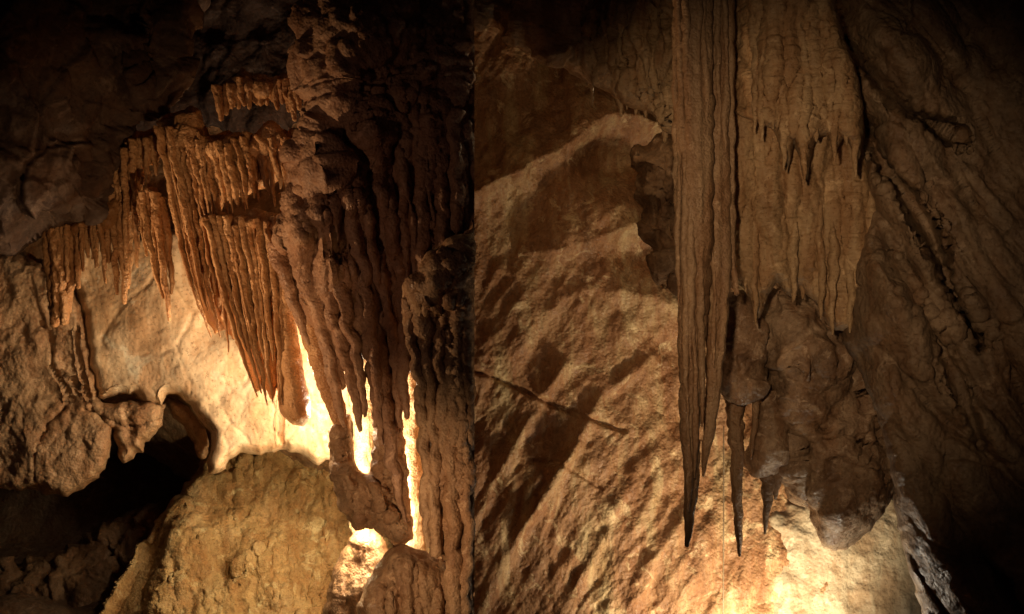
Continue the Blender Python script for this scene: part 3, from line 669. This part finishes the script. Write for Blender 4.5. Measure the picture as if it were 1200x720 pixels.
for p in [[(478, 352, 9), (484, 410, 7), (494, 470, 7), (500, 530, 7), (498, 590, 6), (503, 640, 3)], [(494, 360, 8), (502, 420, 7), (506, 500, 7), (510, 580, 8), (514, 650, 6)], [(512, 362, 8), (517, 430, 8), (521, 500, 8), (522, 560, 4)],
          [(528, 362, 7), (530, 430, 8), (532, 500, 9), (530, 580, 9), (532, 660, 9), (534, 740, 10)], [(544, 360, 6), (545, 430, 6), (545, 540, 6), (546, 640, 6), (546, 760, 6)], [(488, 350, 7), (494, 380, 6), (500, 410, 3)], [(540, 350, 6), (541, 380, 4), (541, 400, 2)], [(520, 352, 6), (522, 376, 5), (524, 392, 2)], [(504, 352, 6), (508, 374, 5), (510, 390, 2)]]:
    rib(c, p, 4.02, M_mass2, seg=16, knob=0.3, knob_size=0.04, flute=0.22, deep=1.2, wob=1.6)

# lit columns seen through the gaps
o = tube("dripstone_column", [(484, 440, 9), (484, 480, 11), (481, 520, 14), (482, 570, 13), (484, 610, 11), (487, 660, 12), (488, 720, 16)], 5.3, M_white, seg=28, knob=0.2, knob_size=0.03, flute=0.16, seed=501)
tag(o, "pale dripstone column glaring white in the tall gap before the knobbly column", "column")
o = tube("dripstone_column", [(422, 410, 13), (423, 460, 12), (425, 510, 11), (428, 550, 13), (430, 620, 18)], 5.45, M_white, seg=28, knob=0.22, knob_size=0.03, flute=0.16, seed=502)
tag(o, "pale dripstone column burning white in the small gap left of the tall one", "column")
o = slab("shaded_rock", [(386, 505), (408, 486), (414, 528), (420, 551), (430, 556), (437, 532), (438, 484), (470, 484), (480, 590), (484, 632), (466, 642), (452, 628), (432, 618), (416, 622), (401, 600), (389, 560)], 4.8, 0.24, M_mass2, edge=24, seed=55, relief=lambda X, Y, d: 0.10 * (flutes(X, Y, 18, 90, 44, lean=-0.4) - 0.5), noise=lambda V: broken(V, 0.12, 0.05, 0.02, 3) + 0.03 * popcorn(V, 0.06, 3) + 0.03 * fbm(V, 6, 4, 0.5, 9))
tag(o, "dark brown rock hump between the two glaring gaps, above the stalagmites", "rock")
# stalagmites
o = slab("stalagmite", [(376, 800), (380, 715), (388, 675), (402, 642), (414, 623), (428, 617), (442, 624), (456, 642), (466, 680), (470, 800)], 5.2, 0.30, M_mass2, edge=40, seed=58, tilt=(0, -0.08), relief=lambda X, Y, d: 0.08 * (flutes(X, Y, 16, 120, 22) - 0.5), noise=lambda V: 0.016 * popcorn(V, 0.04, 3) + 0.03 * fbm(V, 6, 4, 0.5, 19))
tag(o, "rounded stalagmite with a white-lit crown at the bottom, the rear left one of two", "stalagmite")
o = slab("stalagmite", [(410, 800), (418, 715), (436, 672), (455, 645), (472, 637), (492, 644), (508, 652), (524, 657), (534, 690), (540, 800)], 4.45, 0.28, M_mass2, edge=40, seed=59, tilt=(0, -0.08), relief=lambda X, Y, d: 0.09 * (flutes(X, Y, 18, 120, 23) - 0.5), noise=lambda V: 0.018 * popcorn(V, 0.045, 3) + 0.03 * fbm(V, 6, 4, 0.5, 29))
tag(o, "broad fluted brown stalagmite in front of the glaring column, at bottom", "stalagmite")

# ------------------------------------------------------------------ right chamber
c = thing("rock_ceiling_edge", "dark ceiling rock with a light-rimmed drip edge left of the giant stalactite", "rock", at(700, 0, 4.8))
slab("rock_body", [(480, -90), (850, -90), (830, 60), (800, 130), (782, 158), (772, 140), (757, 128), (742, 128), (726, 122), (708, 106), (690, 98), (664, 84), (640, 76), (615, 58), (596, 50), (580, 34), (556, 36), (480, 30)],
     4.72, 0.26, M_drap, c, edge=40, seed=61, tilt=(0.0, 0.0), relief=lambda X, Y, d: np.clip((X - 660) / 60, 0, 1) * 0.10 * (flutes(X, Y, 14, 140, 26) - 0.5),
     noise=lambda V: broken(V, 0.22, 0.07, 0.03, 9) + 0.05 * fbm(V, 4, 4, 0.5, 4))
for p in [[(724, 90, 7), (726, 115, 4), (728, 136, 1.5)], [(742, 95, 6), (743, 120, 3.5), (744, 134, 1.5)], [(754, 95, 7), (756, 120, 4), (757, 138, 1.5)], [(768, 100, 8), (771, 130, 5), (774, 150, 2)], [(778, 100, 8), (779, 140, 5), (779, 166, 2)], [(694, 88, 3), (693, 110, 1.8), (693, 124, 1)], [(735, 100, 4), (735, 118, 2), (735, 128, 1)]]:
    rib(c, p, 4.66, M_drap, knob=0.2)

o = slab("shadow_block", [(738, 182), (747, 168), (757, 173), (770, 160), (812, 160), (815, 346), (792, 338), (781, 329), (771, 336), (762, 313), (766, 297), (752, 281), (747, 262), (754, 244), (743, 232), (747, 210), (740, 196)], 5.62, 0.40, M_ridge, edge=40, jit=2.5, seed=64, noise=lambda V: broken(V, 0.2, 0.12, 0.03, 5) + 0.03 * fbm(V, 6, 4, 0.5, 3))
tag(o, "dark jagged rock block half hidden behind the giant stalactite", "rock")

# the giant stalactite: three fused strands
c = thing("giant_stalactite", "giant fluted stalactite hanging from top to two staggered points", "stalactite", at(815, -60, 4.1))
tube("strand", [(808, -90, 20), (810, 60, 21), (812, 200, 22), (813, 320, 19), (810, 420, 14.5), (809, 500, 10.5), (809, 570, 8), (807, 615, 5.5), (805, 640, 2.5)], 4.05, M_sil, c, seg=44, knob=0.08, knob_size=0.05, flute=0.13, seed=601, deep=1.1, wob=0.5, step=2)
tube("strand", [(834, -90, 15), (836, 60, 15), (839, 200, 16), (841, 320, 14), (838, 420, 9.5), (831, 500, 6.5), (826, 540, 3.5), (824, 558, 1.5)], 4.13, M_sil, c, seg=36, knob=0.08, knob_size=0.05, flute=0.15, seed=602, deep=1.1, wob=0.5, step=2)
tube("strand", [(853, -90, 8), (853, 60, 7), (855, 200, 6), (858, 290, 4.5), (863, 345, 3)], 4.14, M_sil, c, seg=20, knob=0.06, knob_size=0.03, flute=0.16, seed=603, deep=1.1, step=2)
for q, (x, a, b, w, dy) in enumerate([(797, -80, 230, 4, 0.07), (806, -80, 420, 4.5, 0.085), (816, -80, 300, 4, 0.085), (824, -80, 210, 4, 0.08), (830, -80, 330, 4, 0.11), (841, -80, 260, 4, 0.11), (847, -80, 180, 4, 0.09), (801, 150, 470, 4, 0.07), (820, 200, 500, 3.5, 0.06), (793, 40, 360, 3, 0.06), (811, 260, 560, 3, 0.06), (834, 240, 430, 3, 0.06), (804, 380, 600, 2.5, 0.06)]):
    fr = np.random.RandomState(q + 40)
    tube("flute", [(x, a, w * fr.uniform(.7, 1.5))] + [(x + 3 * t_ + fr.uniform(-2.5, 2.5), a + (b - a) * t_, w * fr.uniform(0.55, 1.5)) for t_ in (0.2, 0.4, 0.6, 0.8)] + [(x + 3, b, w * 0.35)], ((4.055 - 0.083 * math.sqrt(max(0.05, 1 - ((x - 811) / 21)**2))) if x < 827 else (4.135 - 0.064 * math.sqrt(max(0.05, 1 - ((x - 838) / 16)**2)))), M_sil, c, seg=14, knob=0.03, knob_size=0.05, flute=0.12, seed=620 + q, wob=0.8)

# draperies
def gours(X, Y, d): return 0.0
c = thing("flowstone_drapery", "tan scalloped flowstone drapery beside the giant stalactite, hanging in two tiers", "flowstone", at(930, -60, 4.4))
slab("lower_tier", [(845, 60), (1000, 60), (1016, 180), (1030, 232), (1030, 290), (1022, 335), (1010, 370), (999, 386), (978, 387), (966, 374), (955, 352), (946, 346), (938, 336), (928, 348), (918, 340), (910, 330), (900, 346), (888, 374), (882, 358), (872, 335), (862, 315), (856, 270), (850, 150)],
     4.55, 0.12, M_drap, c, edge=14, seed=71, jit=1.6, tilt=(0.0, 0.05), relief=lambda X, Y, d: 0.10 * (flutes(X, Y, 52, 300, 31, warp=14) - 0.5) + 0.03 * (flutes(X, Y, 15, 160, 32, warp=10) - 0.5), noise=lambda V: 0.03 * fbm(V, 3, 4, 0.5, 14) + 0.009 * ridged(V * np.array([1, 1, 3.5]), 6, 3, 0.55, 5))
slab("upper_tier", [(848, -90), (968, -90), (978, 0), (992, 50), (1006, 90), (1010, 120), (1012, 150), (1004, 196), (998, 170), (988, 160), (978, 178), (970, 158), (958, 162), (950, 180), (944, 212), (938, 190), (930, 165), (924, 198), (916, 178), (908, 152), (894, 146), (878, 140), (862, 132), (850, 110)],
     4.26, 0.14, M_drap, c, edge=14, seed=72, jit=1.6, tilt=(0.0, 0.03), relief=lambda X, Y, d: -0.34 * np.exp(-np.clip(X - 852, 0, None) / 26) + 0.08 * (flutes(X, Y, 46, 240, 35, warp=14) - 0.5) + 0.03 * (flutes(X, Y, 13, 120, 36, warp=10) - 0.5), noise=lambda V: 0.03 * fbm(V, 3, 4, 0.5, 15) + 0.012 * ridged(V * np.array([1, 1, 3.5]), 6, 3, 0.55, 6))
for p in [[(887, 345, 5), (887, 362, 3), (886, 377, 1.2)], [(896, 330, 5), (896, 346, 2.5), (895, 356, 1)], [(929, 330, 5), (929, 346, 2), (929, 354, 1)], [(939, 325, 6), (940, 340, 3), (940, 350, 1.2)], [(977, 370, 5), (976, 382, 3), (976, 390, 1.2)], [(997, 368, 5), (997, 382, 3), (997, 391, 1.2)], [(944, 185, 5), (944, 206, 2.5), (944, 216, 1)], [(921, 175, 5), (922, 192, 2.5), (922, 202, 1)], [(1003, 180, 4), (1003, 196, 2), (1003, 205, 1)]]:
    tube("drip_tip", p, 4.56 if p[0][1] > 300 else 4.27, M_drap, c, seg=10, knob=0.1, flute=0.1, seed=700 + p[0][0])

fr = np.random.RandomState(77)
for x, a, b, Yd in [(884, 40, 150, 4.20), (893, 70, 160, 4.17), (905, 20, 150, 4.16), (918, 60, 200, 4.15), (943, 50, 214, 4.15), (957, 90, 168, 4.15), (979, 80, 182, 4.15), (992, 90, 170, 4.16), (1002, 110, 200, 4.18),
                    (874, 180, 340, 4.47), (886, 220, 376, 4.46), (930, 260, 352, 4.44), (962, 240, 372, 4.44), (976, 260, 390, 4.44), (996, 250, 391, 4.45), ]:
    n_ = [fr.uniform(-3, 3) for _ in range(5)]
    sid[0] += 1
    tube("drip_ridge", [(x + n_[0], a, 2), (x + n_[1], a + (b - a) * .3, 5 + n_[3] * .5), (x + n_[2], a + (b - a) * .65, 4.5), (x, a + (b - a) * .88, 3), (x, b + fr.uniform(-4, 8), 1)], Yd, M_drap, c, seg=14, deep=1.0, knob=0.12, knob_size=0.03, flute=0.15, seed=sid[0], wob=1.0)

# hanging boulder and what hangs from it
def fold(V, s): return 0.07 * ridged(V * np.array([1, 1, 0.6]), 2.6, 3, 0.45, s) + broken(V * np.array([1, 1, 0.7]), 0.22, 0.05, 0.03, s + 4) + 0.04 * crag(V, 0.25, s) + 0.022 * ridged(V, 7, 3, 0.55, s + 9) + 0.010 * fbm(V, 18, 3, 0.5, s)
o = slab("hanging_boulder", [(884, 350), (930, 345), (1000, 372), (1045, 470), (1048, 560), (1038, 596), (1016, 624), (988, 645), (968, 641), (955, 622), (948, 600), (926, 586), (918, 560), (912, 520), (898, 480), (893, 440), (880, 400)],
     5.2, 0.36, M_bould, edge=70, seed=81, jit=3, relief=bumps([(988, 600, 46, 34, 0.15), (950, 500, 30, 60, 0.05), (1000, 480, 26, 60, -0.08), (960, 430, 40, 20, 0.04)]), noise=lambda V: fold(V, 91) * np.clip((612 - (360 - V[:, 2] / V[:, 1] * F)) / 60, 0.22, 1),
     cracks=[([(925, 500), (945, 520), (950, 560), (948, 600)], 4, 0.16), ([(985, 455), (1005, 480), (1030, 510)], 4, 0.12), ([(945, 430), (985, 440), (1010, 470)], 4, 0.10), ([(960, 500), (990, 520), (1020, 560)], 5, 0.10)])
tag(o, "lumpy mottled boulder hanging low with a white-lit belly, right of centre", "rock")
o = slab("rock_wedge", [(898, 440), (918, 470), (922, 520), (918, 560), (905, 562), (888, 558), (873, 545), (880, 515), (888, 480)], 5.1, 0.20, M_bould, edge=22, seed=83, noise=lambda V: 0.6 * fold(V, 92))
tag(o, "dark wedge of rock with a flat foot, left of the hanging boulder", "rock")
o = slab("rock_bulb", [(846, 352), (870, 345), (895, 380), (898, 430), (895, 452), (884, 462), (866, 470), (850, 462), (838, 446), (836, 410), (840, 375)], 5.0, 0.20, M_bould, edge=24, seed=82, noise=lambda V: 0.6 * fold(V, 95))
tag(o, "dark bulb of rock carrying a slim stalactite under the drapery", "rock")
o = tube("stalactite", [(864, 440, 20), (863, 462, 14), (863, 485, 9.5), (864, 530, 7.5), (864, 580, 6), (866, 625, 4), (867, 652, 1.5)], 4.95, M_sil, seg=28, knob=0.3, knob_size=0.025, flute=0.15, seed=801)
tag(o, "slim dark stalactite hanging below the rock bulb", "stalactite")
o = tube("stalactite", [(886, 445, 6), (885, 480, 4), (883, 510, 3), (880, 538, 1)], 4.85, M_sil, seg=14, knob=0.12, knob_size=0.02, flute=0.1, seed=802)
tag(o, "thin short stalactite between the slim dark one and the rock wedge", "stalactite")
o = tube("stalactite", [(898, 552, 9), (899, 575, 7), (898, 600, 4), (896, 626, 1.2)], 4.95, M_bould, seg=14, deep=0.6, knob=0.15, flute=0.15, seed=803)
tag(o, "flat pointed stalactite below the rock wedge's foot", "stalactite")
o = tube("stalactite", [(910, 552, 6), (911, 565, 5), (908, 585, 1.5)], 4.95, M_bould, seg=14, deep=0.6, knob=0.15, flute=0.15, seed=804)
tag(o, "stubby little stalactite beside the flat pointed one", "stalactite")
o = tube("water_thread", [(848, 500, 0.8), (848, 600, 0.8), (847, 800, 0.8)], 5.65, M_thread, seg=6, knob=0, flute=0, wob=0, seed=805)
tag(o, "hair-thin thread of water falling before the golden wall", "water")

o = slab("pale_flowstone", [(896, 640), (905, 600), (950, 570), (1010, 560), (1080, 580), (1120, 680), (1140, 860), (860, 860), (885, 740)], 6.16, 0.16, M_pale, edge=60, seed=85, jit=12, tilt=(0, -0.12), noise=lambda V: 0.03 * fbm(V, 3, 5, 0.55, 97) + 0.015 * ridged(V, 5, 3, 0.5, 3))
tag(o, "pale cream flowstone patch on the wall, below the hanging boulder", "flowstone")
# right side wall, nearer than the rest
def rw(X, Y, d):
    # ridges that run down to the right
    u = X * 0.82 - Y * 0.57; v = X * 0.57 + Y * 0.82
    wv = 30 * perlin(np.c_[X / 140, Y / 140, np.full(len(X), 1.0)], 4)
    a = 0.23 * (billow(np.c_[(u + wv) / 105, v / 520, np.full(len(X), 5.0)], 1, 2, 0.4, 45) - 0.6)
    a = a + 0.025 * (billow(np.c_[(u + wv) / 34, v / 240, np.full(len(X), 7.0)], 1, 2, 0.5, 46) - 0.6)
    return a + bumps([(1060, 60, 50, 60, 0.14), (1080, 240, 30, 60, 0.05), (1040, 180, 30, 40, 0.06), (1040, 520, 30, 100, 0.10)])(X, Y, d)
o = slab("flowstone_flank", [(940, -90), (1330, -90), (1330, 800), (1110, 800), (1088, 740), (1072, 690), (1058, 640), (1048, 600), (1044, 560), (1036, 510), (1022, 470), (1004, 430), (985, 395), (1000, 330), (1015, 250), (1004, 160), (990, 60), (965, 0)],
     4.44, 0.33, M_rwall, step=2.2, edge=60, seed=91, tilt=(-0.08, 0.0), relief=rw, noise=lambda V: 0.04 * fbm(V, 2.4, 5, 0.5, 96) + 0.03 * crag(V, 0.4, 6) + broken(V, 0.30, 0.025, 0.012, 98),
     cracks=[([(972, 20), (1000, 60), (1030, 100), (1060, 128), (1095, 145), (1125, 160)], 8, 0.28), ([(1016, 150), (1040, 200), (1065, 235), (1090, 275), (1110, 330), (1150, 400)], 9, 0.28), ([(1030, 280), (1070, 350), (1110, 420), (1150, 520)], 8, 0.12)])
tag(o, "massive dim flowstone flank covering the whole right side of the cave", "flowstone")
